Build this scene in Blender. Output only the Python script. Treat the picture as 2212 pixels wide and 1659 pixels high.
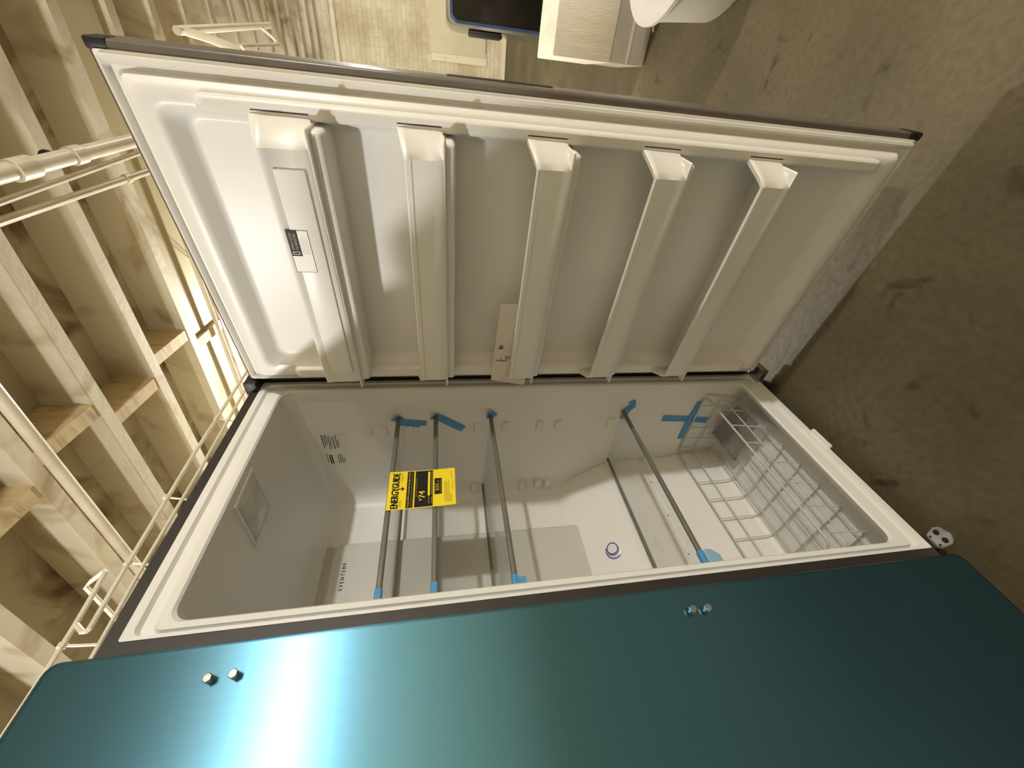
import bpy, bmesh, math, random
from mathutils import Vector, Matrix
random.seed(7)
S = bpy.context.scene
COL = S.collection
for o in list(bpy.data.objects):
    bpy.data.objects.remove(o, do_unlink=True)

# ------------------------------------------------------------------ camera (phone held sideways)
cam_d = bpy.data.cameras.new('camera')
cam = bpy.data.objects.new('camera', cam_d)
COL.objects.link(cam)
IX = Vector((-0.1467, -0.0925, -0.9848)); IY = Vector((-0.6230, 0.7820, 0.0193)); IZ = Vector((0.7683, 0.6164, -0.1723))
IZ.normalize(); IX = (IX - IX.dot(IZ) * IZ).normalized(); IY = IZ.cross(IX)
mw = Matrix.Identity(4)
for r in range(3):
    mw[r][0] = IX[r]; mw[r][1] = -IY[r]; mw[r][2] = -IZ[r]
mw[0][3], mw[1][3], mw[2][3] = -0.2987, -0.7422, 1.0878
cam.matrix_world = mw
cam_d.sensor_fit = 'HORIZONTAL'; cam_d.sensor_width = 36.0
cam_d.lens = 828.8 / 2212 * 36.0
cam_d.clip_start = 0.02
S.camera = cam

# ------------------------------------------------------------------ world, lamps, exposure
w = bpy.data.worlds.new('world'); S.world = w; w.use_nodes = True
w.node_tree.nodes['Background'].inputs[0].default_value = (0.02, 0.018, 0.015, 1)
w.node_tree.nodes['Background'].inputs[1].default_value = 1.0
S.view_settings.view_transform = 'Standard'
S.view_settings.look = 'None'
S.view_settings.exposure = 0.3
S.view_settings.gamma = 1.0
S.view_settings.use_curve_mapping = False

def bulb(name, loc, power, radius=0.05, col=(1.0, 0.99, 0.97)):
    d = bpy.data.lights.new(name, 'POINT'); d.energy = power; d.shadow_soft_size = radius; d.color = col
    o = bpy.data.objects.new(name, d); COL.objects.link(o); o.location = loc
    return o
bulb('bulb_behind_freezer', (-1.20, 0.64, 2.38), 100, 0.05)
bulb('bulb_front_of_room', (0.25, -4.6, 2.68), 330, 0.07)
bulb('bulb_right_of_door', (3.7, 1.6, 2.40), 270, 0.06)
bulb('bulb_far_right', (6.3, -3.0, 2.2), 70, 0.06)

# ------------------------------------------------------------------ materials
def lin(c):
    def f(v):
        v /= 255.0
        return v / 12.92 if v <= 0.04045 else ((v + 0.055) / 1.055) ** 2.4
    return (f(c[0]), f(c[1]), f(c[2]), 1.0)

def mat(name, col, rough=0.5, metal=0.0, col2=None, scale=8.0, detail=4.0, lo=0.4, hi=0.65, dist=0.0, bump=0.0, bscale=60.0, stretch=None, spec=0.5):
    m = bpy.data.materials.new(name); m.use_nodes = True
    nt = m.node_tree; N = nt.nodes; L = nt.links
    b = N['Principled BSDF']
    b.inputs['Base Color'].default_value = lin(col); b.inputs['Roughness'].default_value = rough
    b.inputs['Metallic'].default_value = metal; b.inputs['Specular IOR Level'].default_value = spec
    tc = None
    if col2 is not None or bump > 0:
        tc = N.new('ShaderNodeTexCoord')
        vec = tc.outputs['Object']
        if stretch:
            mp = N.new('ShaderNodeMapping'); mp.inputs['Scale'].default_value = stretch
            L.new(vec, mp.inputs['Vector']); vec = mp.outputs['Vector']
    if col2 is not None:
        nz = N.new('ShaderNodeTexNoise'); nz.inputs['Scale'].default_value = scale; nz.inputs['Detail'].default_value = detail
        nz.inputs['Distortion'].default_value = dist
        L.new(vec, nz.inputs['Vector'])
        cr = N.new('ShaderNodeValToRGB'); cr.color_ramp.elements[0].position = lo; cr.color_ramp.elements[1].position = hi
        cr.color_ramp.elements[0].color = lin(col); cr.color_ramp.elements[1].color = lin(col2)
        L.new(nz.outputs['Fac'], cr.inputs['Fac']); L.new(cr.outputs['Color'], b.inputs['Base Color'])
    if bump > 0:
        nb = N.new('ShaderNodeTexNoise'); nb.inputs['Scale'].default_value = bscale; nb.inputs['Detail'].default_value = 3
        L.new(vec, nb.inputs['Vector'])
        bp = N.new('ShaderNodeBump'); bp.inputs['Strength'].default_value = bump; bp.inputs['Distance'].default_value = 0.01
        L.new(nb.outputs['Fac'], bp.inputs['Height']); L.new(bp.outputs['Normal'], b.inputs['Normal'])
    return m

M = {}
M['liner'] = mat('white_plastic', (232, 230, 226), 0.42, col2=(228, 226, 221), scale=3)
M['doorwhite'] = mat('white_moulded_plastic', (234, 231, 226), 0.38, col2=(230, 227, 221), scale=3)
M['gasket'] = mat('white_rubber', (218, 215, 208), 0.6, col2=(212, 208, 200), scale=5)
M['dark'] = mat('dark_grey_paint', (50, 45, 41), 0.42, col2=(46, 41, 37), scale=20)
M['doorskin'] = mat('grey_door_paint', (104, 96, 87), 0.35, col2=(98, 90, 82), scale=20)
M['black'] = mat('black_plastic', (22, 20, 20), 0.5, col2=(30, 27, 26), scale=30)
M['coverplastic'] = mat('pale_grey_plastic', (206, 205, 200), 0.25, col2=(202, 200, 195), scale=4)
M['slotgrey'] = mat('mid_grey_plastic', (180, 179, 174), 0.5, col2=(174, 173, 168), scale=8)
M['steel'] = mat('zinc_steel', (190, 190, 188), 0.28, 0.9, col2=(150, 150, 150), scale=60)
M['rail'] = mat('grey_shelf_rail', (112, 108, 96), 0.45, col2=(104, 100, 90), scale=20)
M['wirewhite'] = mat('white_coated_wire', (236, 230, 212), 0.4, col2=(226, 219, 198), scale=15)
M['basketwire'] = mat('grey_white_coated_wire', (196, 196, 190), 0.4, col2=(188, 188, 182), scale=15)
M['tape'] = mat('blue_tape', (78, 146, 198), 0.55, col2=(86, 154, 206), scale=40)
M['paletape'] = mat('thin_pale_blue_tape', (150, 192, 216), 0.55, col2=(142, 184, 210), scale=40)
M['paper'] = mat('white_paper', (222, 216, 206), 0.8, col2=(216, 209, 199), scale=10)
M['ink'] = mat('black_ink', (9, 8, 6), 0.8, col2=(12, 11, 8), scale=60)
M['greyink'] = mat('grey_ink', (120, 118, 112), 0.8, col2=(132, 130, 124), scale=200)
M['yellow'] = mat('yellow_card', (250, 222, 22), 0.55, col2=(246, 216, 18), scale=10)
M['oldink'] = mat('dark_grey_ink', (70, 68, 64), 0.6, col2=(76, 74, 70), scale=100)
M['oliveink'] = mat('olive_ink', (176, 158, 30), 0.7, col2=(186, 168, 36), scale=100)
M['navyink'] = mat('navy_ink', (10, 10, 38), 0.6, col2=(14, 13, 44), scale=30)
M['goldink'] = mat('gold_ink', (196, 184, 130), 0.6, col2=(206, 194, 140), scale=80)
M['purpleink'] = mat('purple_ink', (66, 48, 104), 0.6, col2=(72, 54, 110), scale=80)
M['sticker'] = mat('sticker_white', (238, 235, 226), 0.4, col2=(234, 231, 221), scale=10)
M['bluering'] = mat('blue_ring_ink', (64, 64, 168), 0.5, col2=(58, 60, 158), scale=30)
M['booklet'] = mat('taupe_booklet', (118, 104, 98), 0.7, col2=(138, 124, 116), scale=40)
M['pipe'] = mat('white_painted_pipe', (226, 216, 194), 0.3, col2=(212, 200, 174), scale=6)
M['foam'] = mat('cream_foam', (250, 245, 232), 0.7, col2=(244, 232, 208), scale=3, bump=0.3, bscale=40, stretch=(1, 6, 1))
M['foamshade'] = mat('shaded_foam_grey', (186, 178, 164), 0.75, col2=(176, 168, 154), scale=6)
M['tub'] = mat('white_tub_plastic', (226, 224, 220), 0.4, col2=(220, 217, 212), scale=4)
M['chrome'] = mat('bright_trim', (205, 205, 200), 0.15, 0.95, col2=(190, 192, 192), scale=5)
M['bluetrim'] = mat('blue_trim', (70, 96, 138), 0.25, 0.4, col2=(60, 84, 124), scale=12)
M['gloss'] = mat('glossy_black_panel', (16, 14, 13), 0.12, col2=(24, 20, 17), scale=4)
M['joist'] = mat('painted_joist', (210, 200, 174), 0.75, col2=(160, 136, 98), scale=2.2, detail=7, lo=0.52, hi=0.74, dist=1.6, bump=0.25, bscale=25)
M['block'] = mat('raw_blocking', (200, 178, 134), 0.75, col2=(150, 122, 80), scale=3.0, detail=6, lo=0.5, hi=0.75, dist=1.0, bump=0.25, stretch=(6, 1, 1))
M['subfloor'] = mat('stained_subfloor', (184, 171, 140), 0.8, col2=(108, 85, 54), scale=1.7, detail=8, lo=0.47, hi=0.68, dist=2.2, bump=0.2, bscale=18)
M['smooth'] = mat('smooth_board', (182, 168, 130), 0.6, col2=(176, 162, 124), scale=1.2)
M['trimwhite'] = mat('cracked_white_trim', (226, 216, 190), 0.6, col2=(150, 130, 96), scale=9, lo=0.6, hi=0.72, detail=8)
M['plainwall'] = mat('pale_wall_paint', (214, 203, 174), 0.8, col2=(200, 187, 154), scale=1.5, bump=0.2)

def glass(name, tint, rough, alpha):
    m = bpy.data.materials.new(name); m.use_nodes = True
    nt = m.node_tree; N = nt.nodes; L = nt.links
    N.remove(N['Principled BSDF'])
    out = N['Material Output']
    tr = N.new('ShaderNodeBsdfTransparent'); tr.inputs[0].default_value = tint
    gl = N.new('ShaderNodeBsdfGlossy'); gl.inputs['Roughness'].default_value = rough
    df = N.new('ShaderNodeBsdfDiffuse'); df.inputs[0].default_value = (0.75, 0.76, 0.72, 1)
    m1 = N.new('ShaderNodeMixShader'); m1.inputs[0].default_value = alpha
    L.new(tr.outputs[0], m1.inputs[1]); L.new(df.outputs[0], m1.inputs[2])
    lw = N.new('ShaderNodeLayerWeight'); pw = N.new('ShaderNodeMath'); pw.operation = 'POWER'; pw.inputs[1].default_value = 4.0
    L.new(lw.outputs['Facing'], pw.inputs[0])
    fr = N.new('ShaderNodeMath'); fr.operation = 'MULTIPLY_ADD'; fr.inputs[1].default_value = 0.5; fr.inputs[2].default_value = 0.03
    L.new(pw.outputs[0], fr.inputs[0])
    m2 = N.new('ShaderNodeMixShader'); L.new(fr.outputs[0], m2.inputs[0])
    L.new(m1.outputs[0], m2.inputs[1]); L.new(gl.outputs[0], m2.inputs[2]); L.new(m2.outputs[0], out.inputs[0])
    return m
M['glass'] = glass('shelf_glass', (0.985, 0.99, 0.985, 1), 0.02, 0.02)
M['bag'] = glass('clear_bag', (0.93, 0.94, 0.92, 1), 0.15, 0.16)
M['lens'] = mat('clear_grey_lens', (214, 213, 208), 0.15, col2=(196, 195, 190), scale=25)

def floor_mat():
    m = bpy.data.materials.new('mottled_concrete'); m.use_nodes = True
    nt = m.node_tree; N = nt.nodes; L = nt.links; b = N['Principled BSDF']
    tc = N.new('ShaderNodeTexCoord')
    def noise(s, d, lo, hi, c1, c2, dist=0.0):
        n = N.new('ShaderNodeTexNoise'); n.inputs['Scale'].default_value = s; n.inputs['Detail'].default_value = d; n.inputs['Distortion'].default_value = dist
        L.new(tc.outputs['Object'], n.inputs['Vector'])
        r = N.new('ShaderNodeValToRGB'); r.color_ramp.elements[0].position = lo; r.color_ramp.elements[1].position = hi
        r.color_ramp.elements[0].color = lin(c1); r.color_ramp.elements[1].color = lin(c2)
        L.new(n.outputs['Fac'], r.inputs['Fac']); return r
    a = noise(1.6, 6, 0.35, 0.7, (110, 100, 76), (85, 77, 56), 0.6)
    c = noise(9, 6, 0.62, 0.74, (255, 255, 255), (150, 138, 120), 0.8)
    g = noise(55, 3, 0.35, 0.75, (255, 255, 255), (205, 200, 190))
    m1 = N.new('ShaderNodeMix'); m1.data_type = 'RGBA'; m1.blend_type = 'MULTIPLY'; m1.inputs['Factor'].default_value = 0.8
    L.new(a.outputs[0], m1.inputs['A']); L.new(c.outputs[0], m1.inputs['B'])
    m2 = N.new('ShaderNodeMix'); m2.data_type = 'RGBA'; m2.blend_type = 'MULTIPLY'; m2.inputs['Factor'].default_value = 0.6
    L.new(m1.outputs['Result'], m2.inputs['A']); L.new(g.outputs[0], m2.inputs['B'])
    L.new(m2.outputs['Result'], b.inputs['Base Color'])
    b.inputs['Roughness'].default_value = 0.6
    nb = N.new('ShaderNodeTexNoise'); nb.inputs['Scale'].default_value = 30; nb.inputs['Detail'].default_value = 5
    L.new(tc.outputs['Object'], nb.inputs['Vector'])
    bp = N.new('ShaderNodeBump'); bp.inputs['Strength'].default_value = 0.25; bp.inputs['Distance'].default_value = 0.01
    L.new(nb.outputs['Fac'], bp.inputs['Height']); L.new(bp.outputs['Normal'], b.inputs['Normal'])
    return m
M['floor'] = floor_mat()

def brick_mat():
    m = bpy.data.materials.new('white_painted_brick'); m.use_nodes = True
    nt = m.node_tree; N = nt.nodes; L = nt.links; b = N['Principled BSDF']
    tc = N.new('ShaderNodeTexCoord'); sp = N.new('ShaderNodeSeparateXYZ'); cb = N.new('ShaderNodeCombineXYZ')
    L.new(tc.outputs['Object'], sp.inputs[0]); L.new(sp.outputs['Y'], cb.inputs['X']); L.new(sp.outputs['Z'], cb.inputs['Y'])
    br = N.new('ShaderNodeTexBrick'); br.inputs['Scale'].default_value = 1.0
    br.inputs['Brick Width'].default_value = 0.22; br.inputs['Row Height'].default_value = 0.075; br.inputs['Mortar Size'].default_value = 0.006
    br.inputs['Color1'].default_value = lin((216, 206, 178)); br.inputs['Color2'].default_value = lin((206, 196, 166)); br.inputs['Mortar'].default_value = lin((199, 188, 160))
    L.new(cb.outputs[0], br.inputs['Vector'])
    nz = N.new('ShaderNodeTexNoise'); nz.inputs['Scale'].default_value = 3; nz.inputs['Detail'].default_value = 6
    L.new(tc.outputs['Object'], nz.inputs['Vector'])
    cr = N.new('ShaderNodeValToRGB'); cr.color_ramp.elements[0].position = 0.4; cr.color_ramp.elements[1].position = 0.7
    cr.color_ramp.elements[0].color = (1, 1, 1, 1); cr.color_ramp.elements[1].color = lin((214, 204, 184))
    L.new(nz.outputs['Fac'], cr.inputs['Fac'])
    mx = N.new('ShaderNodeMix'); mx.data_type = 'RGBA'; mx.blend_type = 'MULTIPLY'; mx.inputs['Factor'].default_value = 0.8
    L.new(br.outputs['Color'], mx.inputs['A']); L.new(cr.outputs[0], mx.inputs['B']); L.new(mx.outputs['Result'], b.inputs['Base Color'])
    bp = N.new('ShaderNodeBump'); bp.inputs['Strength'].default_value = 0.6; bp.inputs['Distance'].default_value = 0.01; bp.invert = True
    L.new(br.outputs['Fac'], bp.inputs['Height']); L.new(bp.outputs['Normal'], b.inputs['Normal'])
    b.inputs['Roughness'].default_value = 0.75
    return m
M['brick'] = brick_mat()

def film_mat():
    # brushed steel under a blue protective film: vertical grain, stretched highlight
    m = bpy.data.materials.new('blue_film_over_brushed_steel'); m.use_nodes = True
    nt = m.node_tree; N = nt.nodes; L = nt.links; b = N['Principled BSDF']
    tc = N.new('ShaderNodeTexCoord'); mp = N.new('ShaderNodeMapping'); mp.inputs['Scale'].default_value = (700, 1, 6)
    L.new(tc.outputs['Object'], mp.inputs['Vector'])
    nz = N.new('ShaderNodeTexNoise'); nz.inputs['Scale'].default_value = 1.0; nz.inputs['Detail'].default_value = 2
    L.new(mp.outputs[0], nz.inputs['Vector'])
    cr = N.new('ShaderNodeValToRGB'); cr.color_ramp.elements[0].color = lin((98, 152, 184)); cr.color_ramp.elements[1].color = lin((108, 162, 193))
    L.new(nz.outputs['Fac'], cr.inputs['Fac']); L.new(cr.outputs[0], b.inputs['Base Color'])
    b.inputs['Metallic'].default_value = 1.0; b.inputs['Roughness'].default_value = 0.36
    b.inputs['Anisotropic'].default_value = 0.97
    tg = N.new('ShaderNodeCombineXYZ'); tg.inputs[0].default_value = 1.0
    L.new(tg.outputs[0], b.inputs['Tangent'])
    return m
M['film'] = film_mat()

# ------------------------------------------------------------------ geometry helpers
class MB:
    def __init__(s): s.v = []; s.f = []; s.mi = []; s.mats = []
    def mid(s, m):
        if m not in s.mats: s.mats.append(m)
        return s.mats.index(m)
    def add(s, vs, fs, m):
        k = len(s.v); i = s.mid(m)
        s.v += [Vector(p) for p in vs]
        for f in fs: s.f.append([k + a for a in f]); s.mi.append(i)
        return s
    def box(s, a, b, m, T=None):
        x0, y0, z0 = a; x1, y1, z1 = b
        vs = [(x0,y0,z0),(x1,y0,z0),(x1,y1,z0),(x0,y1,z0),(x0,y0,z1),(x1,y0,z1),(x1,y1,z1),(x0,y1,z1)]
        if T: vs = [T(*p) for p in vs]
        return s.add(vs, [(0,3,2,1),(4,5,6,7),(0,1,5,4),(1,2,6,5),(2,3,7,6),(3,0,4,7)], m)
    def bbox(s, a, b, m, bev=0.004, seg=2, T=None):
        bm = bmesh.new(); bmesh.ops.create_cube(bm, size=1)
        for v in bm.verts:
            v.co = Vector([a[i] + (v.co[i] + 0.5) * (b[i] - a[i]) for i in range(3)])
        bmesh.ops.bevel(bm, geom=bm.edges[:], offset=bev, segments=seg, affect='EDGES', profile=0.5)
        bm.verts.index_update()
        vs = [v.co.copy() for v in bm.verts]; fs = [[v.index for v in f.verts] for f in bm.faces]; bm.free()
        if T: vs = [T(*p) for p in vs]
        return s.add(vs, fs, m)
    def tube(s, pts, r, m, n=8, closed=False):
        pts = [Vector(p) for p in pts]; k = len(pts); rings = []
        up = None
        for i in range(k):
            a = pts[i - 1] if (i > 0 or closed) else pts[0]
            c = pts[(i + 1) % k] if (i < k - 1 or closed) else pts[-1]
            t = (c - a).normalized()
            if up is None:
                up = Vector((0, 0, 1)) if abs(t.z) < 0.9 else Vector((1, 0, 0))
            u = (up - up.dot(t) * t).normalized(); up = u
            v = t.cross(u)
            rings.append([pts[i] + r * (math.cos(2*math.pi*j/n) * u + math.sin(2*math.pi*j/n) * v) for j in range(n)])
        vs = [p for g in rings for p in g]; fs = []
        for i in range(k if closed else k - 1):
            i2 = (i + 1) % k
            for j in range(n):
                j2 = (j + 1) % n
                fs.append((i*n+j, i*n+j2, i2*n+j2, i2*n+j))
        if not closed:
            fs.append(tuple(range(n))[::-1]); fs.append(tuple((k-1)*n + j for j in range(n)))
        return s.add(vs, fs, m)
    def loft(s, rings, m, cap0=False, cap1=False):
        n = len(rings[0])
        if cap1 and n >= 8 and len(rings) > 2:
            c = sum((Vector(p) for p in rings[-1]), Vector()) / n
            rings = list(rings) + [[Vector(p) + (c - Vector(p)) * min(0.3, 0.006 / max(1e-6, (c - Vector(p)).length)) for p in rings[-1]]]
        vs = [p for g in rings for p in g]; fs = []
        for i in range(len(rings) - 1):
            for j in range(n):
                j2 = (j + 1) % n
                fs.append((i*n+j, i*n+j2, (i+1)*n+j2, (i+1)*n+j))
        if cap0: fs.append(tuple(range(n))[::-1])
        if cap1: fs.append(tuple((len(rings)-1)*n + j for j in range(n)))
        return s.add(vs, fs, m)
    def lathe(s, prof, c, m, n=32, axis='Z'):
        rings = []
        for (r, h) in prof:
            g = []
            for j in range(n):
                a = 2*math.pi*j/n
                if axis == 'Z': g.append(Vector(c) + Vector((r*math.cos(a), r*math.sin(a), h)))
                elif axis == 'Y': g.append(Vector(c) + Vector((r*math.cos(a), h, r*math.sin(a))))
                else: g.append(Vector(c) + Vector((h, r*math.cos(a), r*math.sin(a))))
            rings.append(g)
        return s.loft(rings, m, cap0=prof[0][0] > 1e-5, cap1=prof[-1][0] > 1e-5)
    def text(s, txt, P, w, h, m, bold=0.0):
        """flat lettering: P(u, v) maps 0..w, 0..h to 3-D"""
        cu = bpy.data.curves.new('t', 'FONT'); cu.body = txt; cu.resolution_u = 2
        ob = bpy.data.objects.new('t', cu); COL.objects.link(ob)
        bpy.context.view_layer.update()
        me = bpy.data.meshes.new_from_object(ob.evaluated_get(bpy.context.evaluated_depsgraph_get()))
        xs = [v.co.x for v in me.vertices]; ys = [v.co.y for v in me.vertices]
        x0, x1, y0, y1 = min(xs), max(xs), min(ys), max(ys)
        vs = [P((v.co.x - x0) / (x1 - x0) * w, (v.co.y - y0) / (y1 - y0) * h) for v in me.vertices]
        fs = [tuple(p.vertices) for p in me.polygons]
        s.add(vs, fs, m)
        if bold:
            e = P(bold * w, 0) - P(0, 0)
            s.add([p + e for p in vs], fs, m); s.add([p - e for p in vs], fs, m)
        bpy.data.objects.remove(ob, do_unlink=True); bpy.data.meshes.remove(me); bpy.data.curves.remove(cu)
        return s
    def build(s, name, parent=None, smooth=35, recalc=True, origin=None):
        me = bpy.data.meshes.new(name)
        org = Vector((0, 0, 0))
        if parent is None:
            lo = [min(p[i] for p in s.v) for i in range(3)]; hi = [max(p[i] for p in s.v) for i in range(3)]
            org = Vector(((lo[0]+hi[0])/2, (lo[1]+hi[1])/2, lo[2])) if origin is None else Vector(origin)
        me.from_pydata([tuple(p - org) for p in s.v], [], s.f)
        for m in s.mats: me.materials.append(M[m])
        me.polygons.foreach_set('material_index', s.mi)
        if recalc:
            bm = bmesh.new(); bm.from_mesh(me); bmesh.ops.recalc_face_normals(bm, faces=bm.faces[:]); bm.to_mesh(me); bm.free()
        if smooth:
            me.shade_smooth(); me.set_sharp_from_angle(angle=math.radians(smooth))
        me.update()
        o = bpy.data.objects.new(name, me); COL.objects.link(o); o.location = org
        if parent is not None: attach(o, parent)
        return o

def wloc(o):
    v = Vector(o.location) if o.parent is None else None
    if v is None:
        v = wloc(o.parent) + o.matrix_parent_inverse.translation + Vector(o.location)
    return v
def attach(o, p):
    o.parent = p; o.matrix_parent_inverse = Matrix.Translation(-wloc(p))
def thing(name, loc, label, cat, group=None):
    o = bpy.data.objects.new(name, None); COL.objects.link(o); o.location = loc; o.empty_display_size = 0.1
    return tag(o, label, cat, group)
def tag(o, label, cat, group=None):
    o['label'] = label; o['category'] = cat
    if group: o['group'] = group
    return o
def struct(o, label):
    o['kind'] = 'structure'; o['label'] = label; return o
def rrect(l, r, b, t, rad, n=5):
    pts = []
    for (cx, cy, a0) in ((r-rad, t-rad, 0), (l+rad, t-rad, 90), (l+rad, b+rad, 180), (r-rad, b+rad, 270)):
        for i in range(n + 1):
            a = math.radians(a0 + 90 * i / n); pts.append((cx + rad*math.cos(a), cy + rad*math.sin(a)))
    return pts
def ring_xz(l, r, b, t, rad, y, n=5): return [Vector((p[0], y, p[1])) for p in rrect(l, r, b, t, rad, n)]

# ------------------------------------------------------------------ the room (turned a few degrees against the appliances)
A = math.radians(4.8); CA, SA = math.cos(A), math.sin(A)
def rm(x, y, z): return Vector((x*CA - y*SA, x*SA + y*CA, z))
FZ = -0.05; CZ = 2.90; TOPZ = 3.13
RX0, RX1, RY0, RY1 = -4.2, 8.1, -6.0, 2.6
struct(MB().box((RX0, RY0, FZ-0.1), (RX1, RY1, FZ), 'floor', rm).build('floor', origin=(0,0,FZ), smooth=0), 'mottled brown concrete basement floor')
wr = struct(MB().box((RX1, RY0, FZ), (RX1+0.2, RY1, TOPZ), 'brick', rm).build('wall_right', origin=(0,0,0), smooth=0), 'white painted brick wall at the far end')
struct(MB().box((RX0, RY1, FZ), (RX1, RY1+0.2, TOPZ), 'plainwall', rm).build('wall_back', origin=(0,0,0), smooth=0), 'pale painted wall behind the appliances')
struct(MB().box((RX0-0.2, RY0, FZ), (RX0, RY1, TOPZ), 'plainwall', rm).build('wall_left', origin=(0,0,0), smooth=0), 'pale painted wall on the near side')
struct(MB().box((RX0, RY0-0.2, FZ), (RX1, RY0, TOPZ), 'plainwall', rm).build('wall_front', origin=(0,0,0), smooth=0), 'pale painted wall behind the viewer')
ceil = struct(MB().box((RX0, RY0, TOPZ), (RX1, RY1, TOPZ+0.1), 'subfloor', rm).build('ceiling', origin=(0,0,0), smooth=0), 'stained subfloor above open painted joists')
for k in range(-11, 16):
    x = 1.155 + 0.444 * k
    if x > RX1 - 0.1: break
    MB().box((x-0.037, RY0, CZ), (x+0.037, RY1, TOPZ), 'joist', rm).build('joist', ceil, smooth=0)
for k in range(-11, 15):
    x0 = 1.155 + 0.444 * k + 0.037; x1 = x0 + 0.444 - 0.074
    if x1 > RX1 - 0.1: break
    yb = 0.82 if k % 2 == 1 else 0.70
    if k < 5:
        MB().box((x0, yb-0.045, CZ+0.004), (x1, yb+0.03, TOPZ), 'block', rm).build('blocking_board', ceil, smooth=0)
# smooth clean board closing one bay
MB().box((2.535, RY0, CZ+0.03), (2.895, RY1, CZ+0.05), 'smooth', rm).build('bay_panel', ceil, smooth=0)
# skirting strip and dark gap at the foot of the far wall
struct(MB().box((RX1-0.03, RY0, FZ+0.015), (RX1-0.001, RY1, FZ+0.075), 'trimwhite', rm).build('baseboard_right', origin=(0,0,0), smooth=0), 'narrow cracked white skirting strip along brick wall')
# plastered patch on the brick wall
MB().bbox((RX1-0.02, -1.75, 0.28), (RX1+0.01, -1.58, 1.2), 'trimwhite', 0.006, 1, rm).build('wall_patch', wr)
MB().bbox((RX1-0.03, -2.9, 0.30), (RX1+0.01, -1.68, 1.22), 'plainwall', 0.01, 1, rm).build('wall_patch', wr)

# ------------------------------------------------------------------ upright freezer
FRZ = thing('upright_freezer', (0.33, 0.3, FZ), 'white-lined upright freezer standing open beside the blue-filmed refrigerator', 'freezer')
# dark steel shell: back, sides, front flange
mb = MB()
mb.loft([ring_xz(-0.022, 0.677, -0.004, 1.622, 0.004, 0.635, 2), ring_xz(-0.022, 0.677, -0.004, 1.622, 0.004, 0.002, 2),
         ring_xz(-0.020, 0.675, -0.002, 1.620, 0.004, 0.0, 2), ring_xz(0.0, 0.655, 0.0, 1.60, 0.003, 0.0, 2), ring_xz(0.0, 0.655, 0.0, 1.60, 0.003, 0.006, 2)], 'dark', cap0=True)
cab = mb.build('cabinet', FRZ); cab['label'] = 'dark grey painted steel cabinet'
MB().box((0.0, 0.06, FZ), (0.655, 0.6, -0.0045), 'black').build('plinth', FRZ)
for fx in (0.02, 0.635):
    MB().lathe([(0.018, FZ), (0.018, FZ+0.012), (0.008, FZ+0.014), (0.008, -0.0045)], (fx, 0.035, 0), 'black', 12).build('levelling_foot', FRZ)
# white front frame with gasket groove, moulded interior
mb = MB()
R = []
R.append(ring_xz(0.0005, 0.6545, 0.0005, 1.5995, 0.004, -0.0005))
R.append(ring_xz(0.006, 0.643, 0.018, 1.584, 0.012, -0.001))
R.append(ring_xz(0.0075, 0.640, 0.022, 1.580, 0.012, 0.008))
R.append(ring_xz(0.0095, 0.630, 0.036, 1.563, 0.014, 0.008))
R.append(ring_xz(0.0115, 0.626, 0.041, 1.558, 0.016, -0.001))
R.append(ring_xz(0.021, 0.616, 0.074, 1.543, 0.022, -0.001))
R.append(ring_xz(0.0245, 0.611, 0.078, 1.5395, 0.026, 0.004))
frame = mb.loft(R, 'liner').build('front_frame', FRZ); frame['label'] = 'white front frame with gasket groove'
mb = MB()
R = [ring_xz(0.0245, 0.611, 0.078, 1.5395, 0.026, 0.004), ring_xz(0.026, 0.610, 0.070, 1.5385, 0.026, 0.02), ring_xz(0.026, 0.610, 0.03, 1.5375, 0.026, 0.04),
     ring_xz(0.028, 0.610, 0.022, 1.502, 0.026, 0.44), ring_xz(0.034, 0.606, 0.026, 1.488, 0.03, 0.485), ring_xz(0.050, 0.590, 0.045, 1.468, 0.03, 0.508), ring_xz(0.070, 0.570, 0.065, 1.448, 0.03, 0.515)]
mb.loft(R, 'liner', cap1=True)
lin_o = mb.build('interior_liner', FRZ, smooth=50); lin_o['label'] = 'white moulded interior'
# compressor hump at the lower back
prof = [(0.516, 0.66), (0.506, 0.643), (0.395, 0.490), (0.386, 0.470), (0.377, 0.345), (0.385, 0.338), (0.385, 0.330), (0.377, 0.323), (0.372, 0.215), (0.362, 0.19), (0.356, 0.05), (0.345, 0.03), (0.345, 0.02), (0.516, 0.02)]
mb = MB()
mb.loft([[Vector((x, p[0], p[1])) for p in prof] for x in (0.029, 0.609)], 'liner', cap0=True, cap1=True)
hump = mb.build('compressor_hump', FRZ, smooth=25)
for sx in (0.5, 0.36, 0.22):
    MB().lathe([(0.0018, 0.0), (0.0018, 0.004)], (sx, 0.381, 0.334), 'black', 8, 'Y').build('screw', hump)
# round cap with blue ring on the hump
# the cap sits on the slope: lean it back
c0 = Vector((0.282, 0.436, 0.5485))
ny = Vector((0, -0.809, 0.588))
def capP(r, a, h): return c0 + r*(math.cos(a)*Vector((1,0,0)) + math.sin(a)*Vector((0, 0.588, 0.809))) + h*ny
mb = MB()
mb.loft([[capP(r, 2*math.pi*j/28, h) for j in range(28)] for (r, h) in ((0.028, -0.004), (0.028, 0.004), (0.020, 0.006), (0.019, 0.016), (0.015, 0.019), (0.001, 0.019))], 'liner')
cap = mb.build('drain_cap', FRZ)
mb = MB(); mb.loft([[capP(r, 2*math.pi*j/28, h) for j in range(28)] for (r, h) in ((0.0195, 0.0155), (0.0195, 0.0185), (0.0165, 0.0195), (0.0165, 0.0185))], 'bluering'); mb.build('blue_ring', cap)
mb = MB(); mb.tube([capP(0.0262, a, 0.0045) for a in [math.radians(60 + 12*i) for i in range(14)]], 0.0016, 'bluering', 6); mb.build('blue_ring', cap)
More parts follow.
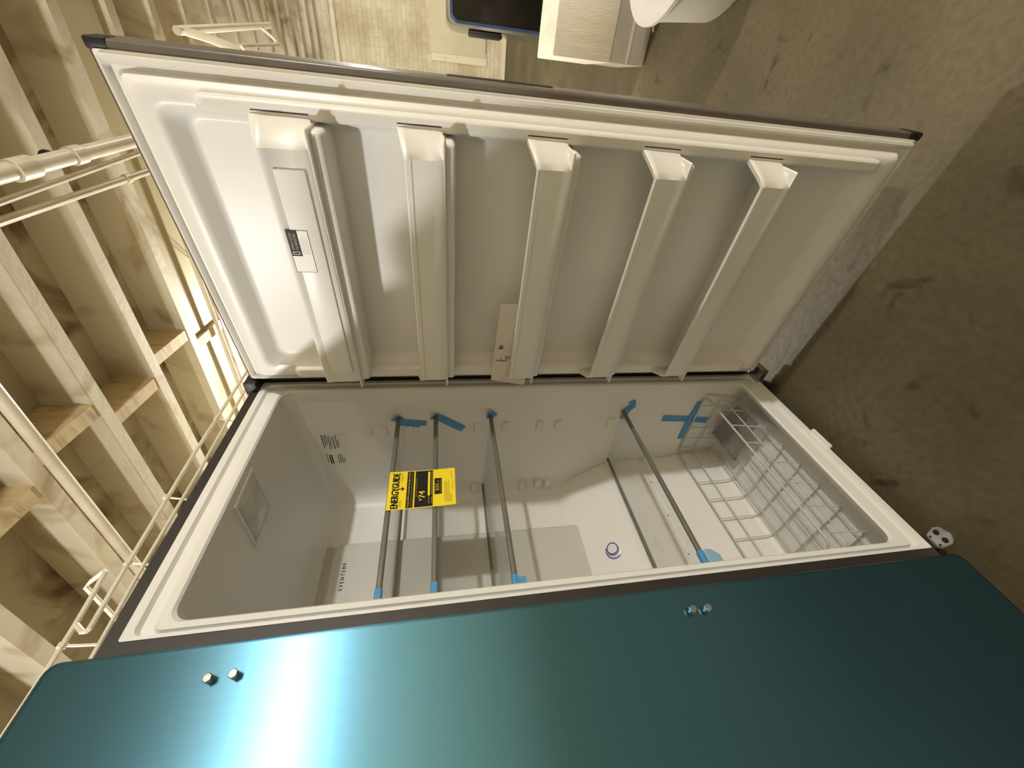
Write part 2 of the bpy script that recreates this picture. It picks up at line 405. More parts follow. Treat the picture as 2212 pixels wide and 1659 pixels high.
# evaporator cover on the back wall, lettered EVENTEMP, with its air slot
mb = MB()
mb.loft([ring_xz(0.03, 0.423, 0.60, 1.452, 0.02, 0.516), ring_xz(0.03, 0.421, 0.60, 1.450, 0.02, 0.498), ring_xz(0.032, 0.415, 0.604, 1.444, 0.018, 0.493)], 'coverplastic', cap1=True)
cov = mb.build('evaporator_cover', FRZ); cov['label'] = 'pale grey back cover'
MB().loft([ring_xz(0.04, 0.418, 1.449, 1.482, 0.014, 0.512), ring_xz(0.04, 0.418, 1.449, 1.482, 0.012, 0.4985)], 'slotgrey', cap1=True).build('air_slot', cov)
MB().text('E V E N T E M P', lambda u, v: Vector((0.272 + u, 0.4925, 1.402 + v)), 0.084, 0.0115, 'oldink', 0.004).build('lettering', cov, recalc=False)
# light cover in the freezer ceiling
def clg(y): return 1.5375 - (y - 0.04) * (0.0355 / 0.40)
mb = MB()
q4 = [(0.360, 0.022), (0.254, 0.026), (0.234, 0.155), (0.342, 0.155)]
cx, cy = 0.2965, 0.09
def lensring(k, d): return [Vector((cx + (x-cx)*k, cy + (y-cy)*k, clg(cy + (y-cy)*k) - d)) for x, y in q4]
mb.loft([lensring(1.0, -0.002), lensring(1.0, 0.004), lensring(0.9, 0.0045), lensring(0.86, 0.001)], 'liner')
lf = mb.build('light_frame', FRZ, smooth=20)
MB().loft([lensring(0.88, 0.0), lensring(0.84, 0.004), lensring(0.5, 0.010)], 'lens', cap1=True).build('light_lens', lf, smooth=20)
# rating label on the right inner wall
def RW(u, v, d=0.0): return Vector((0.6092 - d, 0.170 + u, 1.48 - v))       # u into depth, v downward
mb = MB(); mb.box((0, 0, 0), (0.150, 0.076, 0.0004), 'sticker', lambda a, b, c: RW(a, b, c))
for (u0, v0, uu, vv) in [(0.006, 0.006, 0.06, 0.004), (0.006, 0.013, 0.05, 0.003), (0.004, 0.018, 0.045, 0.003), (0.012, 0.024, 0.06, 0.003), (0.012, 0.029, 0.05, 0.003), (0.015, 0.037, 0.055, 0.004), (0.008, 0.046, 0.06, 0.003), (0.03, 0.051, 0.03, 0.003),
                           (0.09, 0.006, 0.045, 0.003), (0.1, 0.04, 0.04, 0.003), (0.095, 0.046, 0.045, 0.003), (0.1, 0.052, 0.04, 0.003), (0.115, 0.058, 0.02, 0.003)]:
    mb.box((u0, v0, 0.0004), (u0+uu, v0+vv, 0.0006), 'greyink', lambda a, b, c: RW(a, b, c))
for v0 in (0.014, 0.020): mb.box((0.098, v0, 0.0004), (0.142, v0+0.0036, 0.0006), 'ink', lambda a, b, c: RW(a, b, c))
mb.build('rating_label', FRZ, smooth=0)['label'] = 'white printed rating label'
# moulded shelf ledges on the right inner wall
for z in (1.333, 1.285, 1.205, 1.16, 0.985, 0.89, 0.773, 0.708, 0.515):
    MB().bbox((0.604, 0.150, z-0.014), (0.612, 0.19, z+0.010), 'liner', 0.003, 2).build('shelf_clip', FRZ)
for z in (1.275, 1.105, 0.985, 0.80, 0.74, 0.70):
    MB().bbox((0.588, 0.462, z-0.016), (0.611, 0.512, z+0.012), 'liner', 0.007, 3).build('shelf_clip', FRZ)
# catch tab under the front frame, hinge bracket at the bottom corner, hinges on the door side
MB().bbox((0.300, -0.010, -0.006), (0.372, 0.02, 0.004), 'liner', 0.003, 2).build('lock_tab', FRZ)
mb = MB()
outl = [(0.0263, 0.004), (0.0263, -0.0048), (0.0318, -0.030), (0.0257, -0.0429), (0.006, -0.050), (-0.0055, -0.0445), (-0.011, -0.0349), (-0.0087, -0.0092), (0.0, 0.004)]
mb.loft([[Vector((x, y, z)) for x, y in outl] for z in (-0.012, -0.008)], 'steel', cap0=True, cap1=True)
hb = mb.build('hinge_bracket', FRZ, smooth=20); hb['label'] = 'zinc plated hinge bracket'
for (x, y, r) in ((0.0207, -0.0282, 0.0062), (0.0008, -0.0295, 0.0062), (0.0203, -0.0108, 0.0024), (-0.0012, -0.0127, 0.0026)):
    MB().lathe([(r, -0.0082), (r, -0.0077)], (x, y, 0), 'black', 14).build('bolt_hole', hb)

# door: open by about 85 degrees on the right hinge
TH = 1.4811; HX, HY = 0.6281, -0.0398
dd = Vector((-math.cos(TH), -math.sin(TH), 0)); nn = Vector((-math.sin(TH), math.cos(TH), 0))
def DP(s, off, z): return Vector((HX, HY, 0)) + s*dd + off*nn + Vector((0, 0, z))
door = MB().bbox((-0.012, -0.068, 0.030), (0.699, -0.0025, 1.6185), 'doorskin', 0.006, 3, DP).build('door', FRZ); door['label'] = 'open freezer door with dark skin and white moulded inside'
def dring(l, r, b, t, rad, off, n=5): return [DP(p[0], off, p[1]) for p in rrect(l, r, b, t, rad, n)]
mb = MB()
mb.loft([dring(0.0, 0.686, 0.042, 1.610, 0.004, -0.003), dring(0.0, 0.686, 0.042, 1.610, 0.004, 0.002), dring(0.006, 0.681, 0.047, 1.604, 0.004, 0.004),
         dring(0.022, 0.664, 0.066, 1.588, 0.010, 0.004), dring(0.030, 0.656, 0.078, 1.576, 0.018, 0.026), dring(0.038, 0.648, 0.088, 1.566, 0.02, 0.032),
         dring(0.056, 0.632, 0.108, 1.545, 0.022, 0.034), dring(0.070, 0.622, 0.120, 1.533, 0.022, 0.030), dring(0.080, 0.613, 0.136, 1.520, 0.022, 0.004), dring(0.088, 0.606, 0.145, 1.512, 0.022, 0.000)], 'doorwhite', cap1=True)
mb.build('inner_panel', door, smooth=50)
# soft gasket around the inner face
mb = MB(); mb.loft([dring(0.004+a, 0.682-a, 0.046+a, 1.606-a, 0.006, o) for a, o in ((0, 0.003), (0.001, 0.010), (0.006, 0.013), (0.011, 0.010), (0.013, 0.003))], 'gasket')
mb.build('gasket', door, smooth=50)
# raised ribs along both long sides that carry the shelves
for (a, b) in ((0.622, 0.650), (0.036, 0.072)):
    mb = MB()
    mb.loft([dring(a, b, 0.135, 1.478, 0.013, 0.022), dring(a+0.002, b-0.002, 0.137, 1.474, 0.012, 0.043), dring(a+0.007, b-0.007, 0.150, 1.462, 0.006, 0.048)], 'doorwhite', cap1=True)
    mb.build('side_rib', door, smooth=60)
# five door shelves
ZT = [(1.302, 1.380), (1.083, 1.149), (0.850, 0.916), (0.617, 0.684), (0.383, 0.450)]
for i, (zb, zt) in enumerate(ZT):
    big = (i == 0)
    rise = 0.018 if big else 0.014
    mb = MB()
    # retainer: bent front strip with returned ends
    path = [(0.634, 0.028, 1), (0.628, 0.050, 0.9), (0.606, 0.094, 0.25), (0.594, 0.105, 0), (0.335, 0.107, 0), (0.078, 0.105, 0), (0.066, 0.094, 0.25), (0.046, 0.050, 0.9), (0.040, 0.028, 1)]
    cs = 0.335
    secs = []
    for (s, o, e) in path:
        t = zt + rise*e
        si = s + (0.006 if s < cs else -0.006) * (1 if o < 0.1 else 0.4); oi = o - 0.006
        # cross-section: outer face leans, top lip rolled, inner face
        secs.append([DP(s, o-0.004, zb), DP(s, o-0.001, zb+0.006), DP(s, o, zb+(t-zb)*0.35), DP(s, o, zb+(t-zb)*0.80), DP(s, o+0.0025, zb+(t-zb)*0.84), DP(s, o+0.0025, t-0.002), DP(s, o, t),
                     DP(si, oi+0.002, t), DP(si, oi, t-0.006), DP(si, oi, zb+0.004), DP(si, oi-0.004, zb)])
    mb.loft(secs, 'doorwhite', cap0=True, cap1=True)
    # moulded ledge under the retainer
    mb.bbox((0.062, -0.01, zb-0.022), (0.618, 0.086, zb+0.006), 'doorwhite', 0.008, 3, DP)
    mb.bbox((0.050, 0.05, zb-0.004), (0.624, 0.101, zb+0.002), 'doorwhite', 0.002, 1, DP)
    sh = mb.build('door_shelf', door, smooth=40)
    if i == 0:
        MB().bbox((0.105, 0.1055, zb+0.010), (0.565, 0.1095, zt-0.016), 'doorwhite', 0.003, 2, DP).build('front_plate', door)
for i, (zb, zt) in enumerate(ZT):
    MB().box((0.6335, 0.030, zb+0.002), (0.6353, 0.0485, zt+0.012), 'black', DP).build('clip_gap', door, smooth=0)
# registration sticker on the top shelf (scan code left out)
def SP(u, v, d=0.0): return DP(0.380 + u, 0.1095 + d, 1.333 + v)
mb = MB(); mb.box((0, 0, 0), (0.084, 0.038, 0.0003), 'purpleink', lambda a, b, c: SP(a, b, c))
mb.box((0.001, 0.001, 0.0003), (0.083, 0.037, 0.0005), 'sticker', lambda a, b, c: SP(a, b, c))
mb.box((0.0335, 0.019, 0.0005), (0.084, 0.038, 0.0007), 'navyink', lambda a, b, c: SP(a, b, c))
# lettering reads along -s (towards the hinge side is the start), so mirror u
mb.text('SIMPLY SCAN', lambda u, v: SP(0.046 + u, 0.0300 + v, 0.0009), 0.032, 0.0042, 'goldink')
mb.text('TO REGISTER', lambda u, v: SP(0.046 + u, 0.0230 + v, 0.0009), 0.031, 0.0042, 'goldink')
for a, b2 in (((0.0365, 0.0225), (0.0425, 0.0238)), ((0.0365, 0.0335), (0.0425, 0.0348)), ((0.0365, 0.0225), (0.0375, 0.0348)), ((0.0415, 0.0225), (0.0425, 0.0348))):
    mb.box((a[0], a[1], 0.0007), (b2[0], b2[1], 0.0009), 'coverplastic', lambda p, q_, c: SP(p, q_, c))
for k in range(6):
    mb.box((0.037, 0.004 + k*0.0024, 0.0005), (0.074 - 0.004*(k % 3), 0.0048 + k*0.0024, 0.0007), 'coverplastic', lambda p, q_, c: SP(p, q_, c))
mb.build('registration_sticker', door, smooth=0)['label'] = 'white registration sticker with navy block'
# black block painting the grip recess's shade, and end caps on the dark edge
MB().bbox((0.6935, -0.064, 0.872), (0.7003, -0.040, 1.074), 'black', 0.002, 2, DP).build('grip_recess_shade', door)
for (z0, z1) in ((0.029, 0.062), (1.588, 1.6195)):
    MB().bbox((0.684, -0.040, z0), (0.7005, -0.001, z1), 'black', 0.004, 2, DP).build('end_cap', door)
MB().bbox((0.612, -0.030, 1.600), (0.660, 0.012, 1.632), 'black', 0.004, 2).build('top_hinge', FRZ)
MB().box((0.658, -0.030, 0.03), (0.672, -0.0005, 1.60), 'black').build('hinge_light_stop', FRZ, smooth=0)  # added strip, blocks light leaking through the gap at the hinge side
MB().bbox((0.610, -0.048, -0.008), (0.664, 0.010, 0.018), 'steel', 0.003, 2).build('bottom_hinge', FRZ)

# ------------------------------------------------------------------ glass shelves inside
SHG = 'glass shelves inside the freezer'
def shelf(zf, zr, yf, yr, label, rear=True, rr=0.0058):
    t = thing('glass_shelf', (0.32, (yf+yr)/2, min(zf, zr)), label, 'shelf', SHG)
    mb = MB(); mb.bbox((0.034, yf-0.0055, zf-0.0065), (0.606, yf+0.0055, zf+0.0065), 'rail', 0.004, 3); mb.build('front_rail', t)
    g = MB()
    xs = (0.034, 0.606)
    g.add([(xs[0], yf+0.004, zf), (xs[1], yf+0.004, zf), (xs[1], yr-0.002, zr), (xs[0], yr-0.002, zr), (xs[0], yf+0.004, zf+0.003), (xs[1], yf+0.004, zf+0.003), (xs[1], yr-0.002, zr+0.003), (xs[0], yr-0.002, zr+0.003)],
          [(0,3,2,1),(4,5,6,7),(0,1,5,4),(1,2,6,5),(2,3,7,6),(3,0,4,7)], 'glass')
    g.build('glass_pane', t, smooth=0)
    if rear:
        mb = MB(); mb.bbox((0.036, yr-0.004, zr-0.004), (0.604, yr+0.004, zr+0.006), 'rail', 0.003, 2); mb.build('rear_rail', t)
    return t
shelf(1.232, 1.246, 0.112, 0.470, 'topmost glass shelf, behind the yellow energy card')
shelf(1.118, 1.128, 0.110, 0.470, 'second glass shelf from the top, at the foot of the yellow energy card')
shelf(0.944, 0.952, 0.114, 0.468, 'third glass shelf from the top, below the yellow energy card')
shelf(0.484, 0.476, 0.112, 0.358, 'lowest and shallowest glass shelf, just above the wire basket', rr=0.007)

# ------------------------------------------------------------------ wire basket at the bottom
bk = thing('wire_basket', (0.32, 0.2, 0.03), 'white coated wire basket at the bottom of the freezer', 'basket')
def rc(p, r=0.02, n=4):
    out = []
    k = len(p)
    for i in range(k):
        a, b, c = Vector(p[i-1]), Vector(p[i]), Vector(p[(i+1) % k])
        d1 = (a-b).normalized(); d2 = (c-b).normalized()
        for j in range(n+1):
            t = j/n; s1 = b + d1*r*(1-t)**2 ; out.append(b + d1*r*(1-t)**2 + d2*r*t**2)
    return out
MB().tube(rc([(0.05, 0.05, 0.188), (0.604, 0.05, 0.194), (0.604, 0.345, 0.184), (0.05, 0.345, 0.178)], 0.03), 0.0032, 'basketwire', 8, True).build('top_rim', bk)
MB().tube(rc([(0.055, 0.060, 0.125), (0.600, 0.060, 0.128), (0.600, 0.342, 0.122), (0.055, 0.342, 0.120)], 0.02), 0.002, 'basketwire', 6, True).build('middle_ring', bk)
for k in range(8):
    x = 0.085 + 0.0745*k
    p = [(x, 0.05, 0.190), (x, 0.066, 0.058)]
    p += [(x, 0.068, 0.046), (x, 0.08, 0.037), (x, 0.09, 0.0355), (x, 0.315, 0.0355), (x, 0.327, 0.037), (x, 0.338, 0.046), (x, 0.341, 0.058), (x, 0.345, 0.180)]
    MB().tube(p, 0.0018, 'basketwire', 6).build('cross_wire', bk)
for y in (0.095, 0.15, 0.205, 0.26, 0.315):
    MB().tube([(0.052, y, 0.188), (0.060, y, 0.060), (0.066, y, 0.046), (0.080, y, 0.0385), (0.575, y, 0.0385), (0.588, y, 0.046), (0.594, y, 0.060), (0.602, y, 0.188)], 0.0018, 'basketwire', 6).build('long_wire', bk)

# bagged booklet in the basket
bg = thing('bagged_manual', (0.5, 0.12, 0.04), 'taupe booklet in a clear plastic bag, lying in the wire basket', 'booklet')
tl = Vector((0.561, 0.062, 0.088)); tr = Vector((0.472, 0.060, 0.074)); br_ = Vector((0.482, 0.262, 0.052)); bl_ = Vector((0.588, 0.222, 0.095))
def quad(a, b, c, d, th, m):
    n = (b-a).cross(d-a).normalized() * th
    return MB().add([a, b, c, d, a+n, b+n, c+n, d+n], [(0,3,2,1),(4,5,6,7),(0,1,5,4),(1,2,6,5),(2,3,7,6),(3,0,4,7)], m)
quad(tl, tr, br_, bl_, -0.006, 'booklet').build('booklet', bg, smooth=0)
# crumpled bag: rippled sheets round the booklet and hanging off its end
mb = MB(); nu, nv = 14, 12
for side in (0.006, -0.014):
    vs = []
    for i in range(nu+1):
        for j in range(nv+1):
            u = -0.10 + 1.55*i/nu; v = -0.10 + 1.2*j/nv
            p = tl + (tr-tl)*u + (bl_-tl)*v
            z = side + 0.006*math.sin(7*u+3*v) * (1.0 if u > 1 or v > 1 else 0.35) + random.uniform(-0.0025, 0.0025)
            p = p + Vector((-0.15, -0.2, 0.96))*z + Vector((0, 0, -0.05*max(0, u-1.0)))
            p.z = max(p.z, 0.043 + (side > 0)*0.004)
            vs.append(p)
    fs = [(i*(nv+1)+j, (i+1)*(nv+1)+j, (i+1)*(nv+1)+j+1, i*(nv+1)+j+1) for i in range(nu) for j in range(nv)]
    mb.add(vs, fs, 'bag')
mb.build('plastic_bag', bg, smooth=25, recalc=False)

# ------------------------------------------------------------------ yellow energy card hanging over the upper shelves
def EG(u, v, d=0.0):      # u 0..1 to the right, v 0..1 downward
    return Vector((0.272 + 0.117*u + 0.002*v*(0.5-u), 0.1035 - 0.006*(v-0.1)**2 - 0.004*max(0, v-0.75) - d, 1.236 - 0.170*v))
mb = MB(); N_ = 12
for sgn, d in ((1, 0.0), (-1, -0.0004)):
    vs = [EG(u, j/N_, d) for j in range(N_+1) for u in (0, 1)]
    mb.add(vs, [(2*j, 2*j+1, 2*j+3, 2*j+2) for j in range(N_)], 'yellow')
def strip(u0, u1, v0, v1, m, d):
    k = max(1, int((v1-v0)*24)); vs = [EG(u, v0+(v1-v0)*j/k, d) for j in range(k+1) for u in (u0, u1)]
    mb.add(vs, [(2*j, 2*j+1, 2*j+3, 2*j+2) for j in range(k)], m)
def etext(t, u0, u1, v0, v1, m, d=0.0011, bold=0.0):
    mb.text(t, lambda a, b: EG(u0 + a, v1 - b, d), u1-u0, v1-v0, m, bold)
strip(0.02, 0.98, 0.272, 0.372, 'ink', 0.0006)
strip(0.02, 0.98, 0.395, 0.660, 'ink', 0.0006)
strip(0.31, 0.74, 0.685, 0.795, 'ink', 0.0006)
strip(0.29, 0.94, 0.585, 0.618, 'yellow', 0.0009)
etext('ENERGYGUIDE', 0.03, 0.95, 0.055, 0.160, 'ink', bold=0.007)
strip(0.507, 0.527, 0.14, 0.225, 'ink', 0.0011)
a = len(mb.v); mb.add([EG(0.46, 0.20, 0.0011), EG(0.575, 0.20, 0.0011), EG(0.517, 0.24, 0.0011)], [(0, 1, 2)], 'ink')
etext('Compare ONLY to other labels with yellow numbers', 0.04, 0.96, 0.290, 0.322, 'yellow')
etext('Labels with yellow numbers are based on the same test procedures', 0.06, 0.94, 0.335, 0.356, 'oliveink')
etext('Estimated Yearly Energy Cost', 0.28, 0.78, 0.408, 0.432, 'oliveink')
etext('$', 0.17, 0.22, 0.462, 0.50, 'yellow')
etext('74', 0.235, 0.42, 0.452, 0.545, 'yellow', bold=0.02)
etext('531', 0.40, 0.57, 0.70, 0.752, 'yellow', bold=0.02)
etext('kWh', 0.61, 0.68, 0.728, 0.752, 'oliveink')
etext('Estimated Yearly Electricity Use', 0.35, 0.70, 0.766, 0.785, 'oliveink')
for (u0, u1, v) in [(0.05, 0.20, 0.175), (0.05, 0.22, 0.195), (0.70, 0.92, 0.178), (0.76, 0.92, 0.20), (0.08, 0.28, 0.60), (0.08, 0.25, 0.64), (0.30, 0.94, 0.64),
                    (0.10, 0.62, 0.835), (0.08, 0.66, 0.855), (0.08, 0.60, 0.875), (0.08, 0.66, 0.895), (0.08, 0.30, 0.915), (0.08, 0.28, 0.935), (0.70, 0.92, 0.94), (0.42, 0.60, 0.955)]:
    strip(u0, u1, v, v+0.008, 'oliveink', 0.0009)
tag(mb.build('energy_guide_card', smooth=0, recalc=False), 'yellow energy rating card hanging in front of the top two glass shelves', 'card')

# ------------------------------------------------------------------ blue tape
def tape(pts, w_, label, side, name='tape_strip'):
    pts = [Vector(p) for p in pts]; mb = MB(); vs = []
    for i, p in enumerate(pts):
        a = pts[max(0, i-1)]; c = pts[min(len(pts)-1, i+1)]
        t = (c-a).normalized(); sv = Vector(side); b_ = t.cross(sv).normalized() * w_/2; n_ = sv.normalized()*0.0006
        vs += [p-b_, p+b_, p+b_+n_, p-b_+n_]
    k = len(pts); fs = []
    for i in range(k-1):
        for j in range(4): fs.append((i*4+j, i*4+(j+1) % 4, (i+1)*4+(j+1) % 4, (i+1)*4+j))
    fs += [(3,2,1,0), tuple((k-1)*4+j for j in range(4))]
    mb.add(vs, fs, 'tape')
    return tag(mb.build(name, smooth=0), label, 'tape', 'strips of blue tape in the freezer')
XW = 0.6085
tape([(XW-0.010, 0.102, 1.243), (XW-0.004, 0.112, 1.238), (XW, 0.132, 1.222), (XW, 0.138, 1.19), (XW, 0.146, 1.150)], 0.030, 'blue tape strip at the right end of the topmost glass shelf', (-1, 0, 0))
tape([(XW-0.010, 0.102, 1.128), (XW-0.004, 0.108, 1.122), (XW, 0.122, 1.10), (XW, 0.150, 1.062), (XW, 0.172, 1.030)], 0.028, 'crooked blue tape strip at the right end of the second glass shelf', (-1, 0, 0))
tape([(XW-0.012, 0.104, 0.957), (XW-0.006, 0.106, 0.944), (XW-0.004, 0.118, 0.930)], 0.030, 'short blue tape tab at the right end of the third glass shelf', (-1, 0, 0))
tape([(XW, 0.070, 0.460), (XW, 0.092, 0.452), (XW-0.004, 0.112, 0.470), (XW-0.003, 0.150, 0.474)], 0.024, 'blue tape strip at the right end of the lowest glass shelf', (-1, 0, 0))
tape([(XW-0.001, 0.158, 0.316), (XW-0.001, 0.165, 0.22), (XW-0.001, 0.176, 0.130)], 0.026, 'level arm of the blue tape cross above the basket', (-1, 0, 0))
tape([(XW-0.0022, 0.082, 0.198), (XW-0.0022, 0.172, 0.207), (XW-0.0022, 0.268, 0.204)], 0.020, 'slanting arm of the blue tape cross above the basket', (-1, 0, 0))
for (zf, yf, lab) in ((1.232, 0.112, 'topmost'), (1.118, 0.110, 'second'), (0.944, 0.114, 'third')):
    mb = MB(); mb.bbox((0.060, yf-0.0068, zf-0.0078), (0.092, yf+0.0068, zf+0.0078), 'tape', 0.004, 2)
    if lab == 'third': mb.bbox((0.060, yf-0.006, zf-0.024), (0.084, yf-0.0045, zf), 'tape', 0.0005, 1)
    tag(mb.build('tape_wrap'), 'blue tape wrapped round the left end of the %s glass shelf' % lab, 'tape', 'strips of blue tape in the freezer')
mb = MB(); mb.bbox((0.060, 0.1045, 0.4755), (0.10, 0.1195, 0.4925), 'tape', 0.004, 2)
mb.add([(0.066, 0.104, 0.476), (0.10, 0.104, 0.476), (0.100, 0.108, 0.455), (0.088, 0.113, 0.435), (0.07, 0.115, 0.432), (0.06, 0.11, 0.445)], [(0, 1, 2, 3, 4, 5)], 'paletape')
tag(mb.build('tape_wrap', recalc=False), 'loose blue tape at the left end of the lowest glass shelf', 'tape', 'strips of blue tape in the freezer')

# ------------------------------------------------------------------ white note tucked in the third door shelf
mb = MB(); pp = [DP(0.300, 0.085, 0.955), DP(0.058, 0.088, 0.962), DP(0.046, 0.098, 0.868), DP(0.300, 0.096, 0.862)]
n_ = nn*0.0008
mb.add(pp + [p + n_ for p in pp], [(0,3,2,1),(4,5,6,7),(0,1,5,4),(1,2,6,5),(2,3,7,6),(3,0,4,7)], 'paper')
def NP(u, v): return pp[0] + (pp[1]-pp[0])*u + (pp[3]-pp[0])*v + nn*0.0012
for (u, v, du, dv) in ((0.50, 0.12, 0.04, 0.10), (0.53, 0.10, 0.02, 0.12), (0.64, 0.30, 0.012, 0.10), (0.67, 0.20, 0.05, 0.03), (0.70, 0.05, 0.012, 0.30), (0.66, 0.34, 0.05, 0.04), (0.64, 0.40, 0.03, 0.04)):
    mb.add([NP(u, v), NP(u+du, v), NP(u+du, v+dv), NP(u, v+dv)], [(0, 1, 2, 3)], 'greyink')
tag(mb.build('paper_note', smooth=0, recalc=False), 'white paper envelope tucked in the middle door shelf', 'paper')

# ------------------------------------------------------------------ refrigerator with blue protective film, door shut
RF = thing('refrigerator', (-0.40, 0.3, FZ), 'closed refrigerator with blue protective film, left of the open freezer', 'refrigerator')
MB().bbox((-0.745, 0.0, -0.004), (-0.050, 0.635, 1.622), 'dark', 0.004, 2).build('cabinet', RF)
MB().box((-0.735, 0.04, FZ), (-0.06, 0.6, -0.004), 'black').build('plinth', RF)
# door: rounded slab, film on the front
mb = MB()
def dr(i, y, rad): return ring_xz(-0.748+i, -0.0415-i, 0.048+i, 1.6265-i, rad, y, 4)
mb.loft([dr(0.004, -0.004, 0.014), dr(0.0, -0.008, 0.016), dr(0.0, -0.060, 0.016), dr(0.001, -0.0645, 0.015), dr(0.004, -0.067, 0.013)], 'film', cap0=True, cap1=True)
rdoor = mb.build('door', RF, smooth=40); rdoor['label'] = 'brushed door skin under blue protective film'
for (x, z) in ((-0.0888, 1.4094), (-0.0880, 1.3785), (-0.0835, 0.6844), (-0.0844, 0.657)):
    mb = MB(); mb.lathe([(0.0038, 0.0005), (0.0038, -0.007), (0.0062, -0.0075), (0.0062, -0.0125), (0.0052, -0.0135), (0.0, -0.0135)], (x, -0.067, z), 'steel', 6, 'Y')
    mb.build('handle_stud', rdoor, smooth=20)

# ------------------------------------------------------------------ hanging wire rail above the freezer
wr_ = thing('wire_rail', (0.3, 0.5, 1.95), 'white bent wire shelf rail hanging above the freezer', 'wire rail')
YW = 0.45
MB().tube([(3.0, YW, 2.012), (0.8, YW, 2.012), (0.39, YW, 2.0), (0.235, YW, 1.994), (0.222, YW, 1.994), (0.217, YW, 1.998), (0.217, YW, 2.006), (0.238, YW, 2.033)], 0.0062, 'wirewhite', 8).build('upper_wire', wr_)
MB().tube([(0.300, YW+0.14, 2.040), (0.366, YW+0.06, 2.118), (0.372, YW+0.04, 2.098), (0.376, YW, 2.050), (0.372, YW, 2.0445), (0.30, YW, 2.0375), (0.238, YW, 2.033), (0.16, YW, 2.030), (-0.75, YW, 2.026)], 0.0062, 'wirewhite', 8).build('upper_wire', wr_)
MB().tube([(3.0, YW, 1.976), (1.28, YW, 1.973), (0.76, YW, 1.960), (0.385, YW, 1.957), (0.157, YW, 1.948), (-0.75, YW, 1.94)], 0.0052, 'wirewhite', 8).build('lower_wire', wr_)
for x in (1.0, 0.62, 0.395, 0.19, -0.1):
    zt_ = 2.012 if x > 0.5 else (2.0 if x > 0.3 else 2.031)
    MB().tube([(x, YW, zt_ + 0.002), (x, YW+0.01, zt_-0.025), (x, YW+0.02, 1.956), (x, YW+0.34, 1.956)], 0.0035, 'wirewhite', 6).build('cross_wire', wr_)
    MB().tube([(x-0.006, YW, zt_), (x+0.006, YW, zt_)], 0.0095, 'wirewhite', 8).build('clip', wr_)
MB().tube([(3.0, YW+0.34, 1.956), (-0.75, YW+0.34, 1.956)], 0.005, 'wirewhite', 8).build('rear_wire', wr_)
for x in (2.9, -0.55):
    MB().tube([(x, YW, 1.95), (x, YW+0.02, 2.3), (x, YW+0.14, CZ+0.06)], 0.004, 'wirewhite', 6).build('hanger', wr_)
    MB().tube([(x, YW+0.34, 1.956), (x, YW+0.26, 2.3), (x, YW+0.14, CZ+0.06)], 0.004, 'wirewhite', 6).build('hanger', wr_)

# ------------------------------------------------------------------ pipes under the ceiling
PG = 'white pipes under the joists'
tp = thing('ceiling_pipe', (2.0, -0.29, 2.7), 'thick white painted pipe with couplings under the joists', 'pipe', PG)
MB().tube([(-1.5, -0.24, 2.75), (6.0, -0.345, 2.75)], 0.032, 'pipe', 14).build('pipe_run', tp)
for x, r, l in ((1.72, 0.042, 0.10), (2.02, 0.039, 0.07), (3.6, 0.042, 0.1)):
    y = -0.24 - 0.014*(x+1.5)
    MB().tube([(x-l/2, y+0.014*l/2, 2.75), (x+l/2, y-0.014*l/2, 2.75)], r, 'pipe', 14).build('coupling', tp)
MB().tube([(1.905 + 0.0*i, -0.287 + 0.030*math.cos(i*0.5), 2.775 + 0.030*math.sin(i*0.5)) for i in range(11)], 0.010, 'black', 8).build('strap_ring', tp)
t2 = thing('thin_pipe', (2.0, -0.21, 2.7), 'thinner of two slim white pipes, beside the thick pipe', 'pipe', PG)
MB().tube([(-1.5, -0.192, 2.75), (1.4, -0.194, 2.75), (2.6, -0.243, 2.75), (6.0, -0.29, 2.75)], 0.0125, 'pipe', 10).build('pipe_run', t2)
t3 = thing('thin_pipe', (2.0, -0.143, 2.7), 'slim white pipe farthest from the thick pipe', 'pipe', PG)
MB().tube([(-1.5, -0.143, 2.75), (6.0, -0.143, 2.75)], 0.0165, 'pipe', 10).build('pipe_run', t3)
MB().tube([(2.26, -0.143, 2.75), (2.30, -0.143, 2.75)], 0.022, 'pipe', 10).build('coupling', t3)
t4 = thing('conduit', (1.06, 0.9, 2.7), 'white pipe running between joists down to the wire rail', 'pipe', PG)
MB().tube([rm(1.145, -2.0, 2.80), rm(1.145, 2.55, 2.80)], 0.024, 'pipe', 12).build('pipe_run', t4)
t5 = thing('bay_conduit', rm(2.8, 0.9, 2.85), 'slim white pipe along the edge of the smooth ceiling panel', 'pipe', PG)
MB().tube([rm(2.78, -0.3, 2.88), rm(2.80, 2.55, 2.88)], 0.014, 'pipe', 10).build('pipe_run', t5)
t6 = thing('drop_pipe', (4.2, -0.88, 2.5), 'bright pipe with a hanging loop under the far joists', 'pipe', PG)
MB().tube([(3.35, -0.80, 2.75), (4.3, -0.88, 2.75), (5.25, -0.958, 2.75)], 0.026, 'pipe', 10).build('pipe_run', t6)
MB().tube([(3.42, -0.806, 2.75), (3.42, -0.78, 2.60), (3.44, -0.74, 2.45)], 0.026, 'pipe', 10).build('drop', t6)
MB().tube([(4.95, -0.93, 2.75), (4.98, -0.86, 2.66), (4.97, -0.815, 2.62), (4.0, -0.765, 2.62)], 0.014, 'pipe', 8).build('loop', t6)
MB().tube([(4.0, -0.765, 2.62), (4.0, -0.735, 2.60), (4.98, -0.735, 2.60)], 0.014, 'pipe', 8).build('loop', t6)
t7 = thing('wall_pipe', rm(8.02, -1.2, 2.6), 'white pipe running level along the far brick wall', 'pipe', PG)
MB().tube([rm(8.03, -4.5, 2.70), rm(8.03, 2.0, 2.66)], 0.045, 'pipe', 12).build('pipe_run', t7)

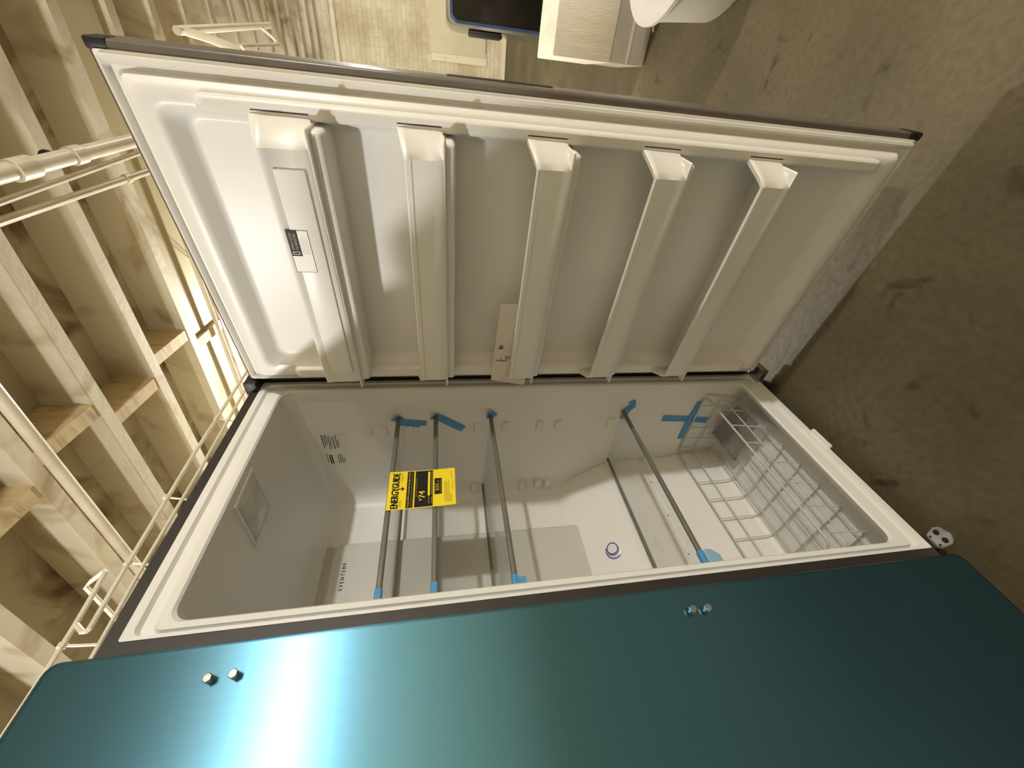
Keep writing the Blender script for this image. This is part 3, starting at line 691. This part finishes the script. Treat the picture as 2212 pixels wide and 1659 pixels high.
# ------------------------------------------------------------------ things standing on the far floor
fb = thing('foam_packing_box', (2.6, -1.15, FZ), 'cream foam packing block with lower part greyed as shade beside the white tub', 'packing foam')
mb = MB(); mb.bbox((2.37, -1.50, 0.150), (2.80, -0.872, 0.480), 'foam', 0.008, 2); mb.build('foam_block', fb)
mb = MB(); mb.bbox((2.375, -1.49, FZ), (2.79, -0.876, 0.149), 'foamshade', 0.004, 1); mb.build('shaded_base', fb)  # shaded lower part of the foam, its shade put into a greyer colour
MB().box((2.372, -1.47, 0.048), (2.3755, -0.880, 0.062), 'paper').build('packing_tape', fb, smooth=0)
tb = thing('white_tub', (1.80, -1.45, FZ), 'round white plastic tub on the floor beyond the open door', 'tub')
MB().lathe([(0.335, FZ), (0.345, FZ+0.012), (0.36, 0.12), (0.37, 0.20), (0.385, 0.205), (0.385, 0.22), (0.355, 0.22), (0.33, -0.02), (0.0, -0.03)], (1.80, -1.36, 0), 'tub', 48).build('tub_body', tb, smooth=40)
st = MB().tube([(2.345, -1.13, FZ+0.006), (2.352, -1.06, FZ+0.006), (2.340, -1.02, FZ+0.006)], 0.006, 'paper', 6).build('white_stick')
tag(st, 'thin white stick on the floor at the foot of the foam block', 'stick')
ap = thing('dark_cabinet', (4.85, -1.5, FZ), 'glossy black cabinet with rounded bright edge behind the foam block', 'cabinet')
mb = MB()
def ar(i, x, rad): return [Vector((x, p[0], p[1])) for p in rrect(-1.95+i, -1.085-i, FZ+0.04+i, 1.01-i, rad, 6)]
mb.loft([ar(0.0, 5.1, 0.10), ar(0.0, 4.66, 0.10), ar(0.012, 4.63, 0.09)], 'chrome', cap0=True, cap1=True); mb.build('body', ap)
mb = MB(); mb.loft([ar(0.034, 4.632, 0.075), ar(0.036, 4.62, 0.072), ar(0.056, 4.617, 0.06), ar(0.058, 4.628, 0.06)], 'bluetrim'); mb.build('front_trim', ap)
mb = MB(); mb.loft([ar(0.052, 4.629, 0.06), ar(0.055, 4.624, 0.06)], 'gloss', cap1=True); mb.build('front_panel', ap)
MB().bbox((4.62, -1.09, 0.48), (4.80, -1.045, 0.80), 'black', 0.02, 3).build('side_handle', ap)
MB().bbox((4.66, -1.94, FZ), (5.08, -1.10, FZ+0.045), 'black', 0.005, 1).build('base', ap)
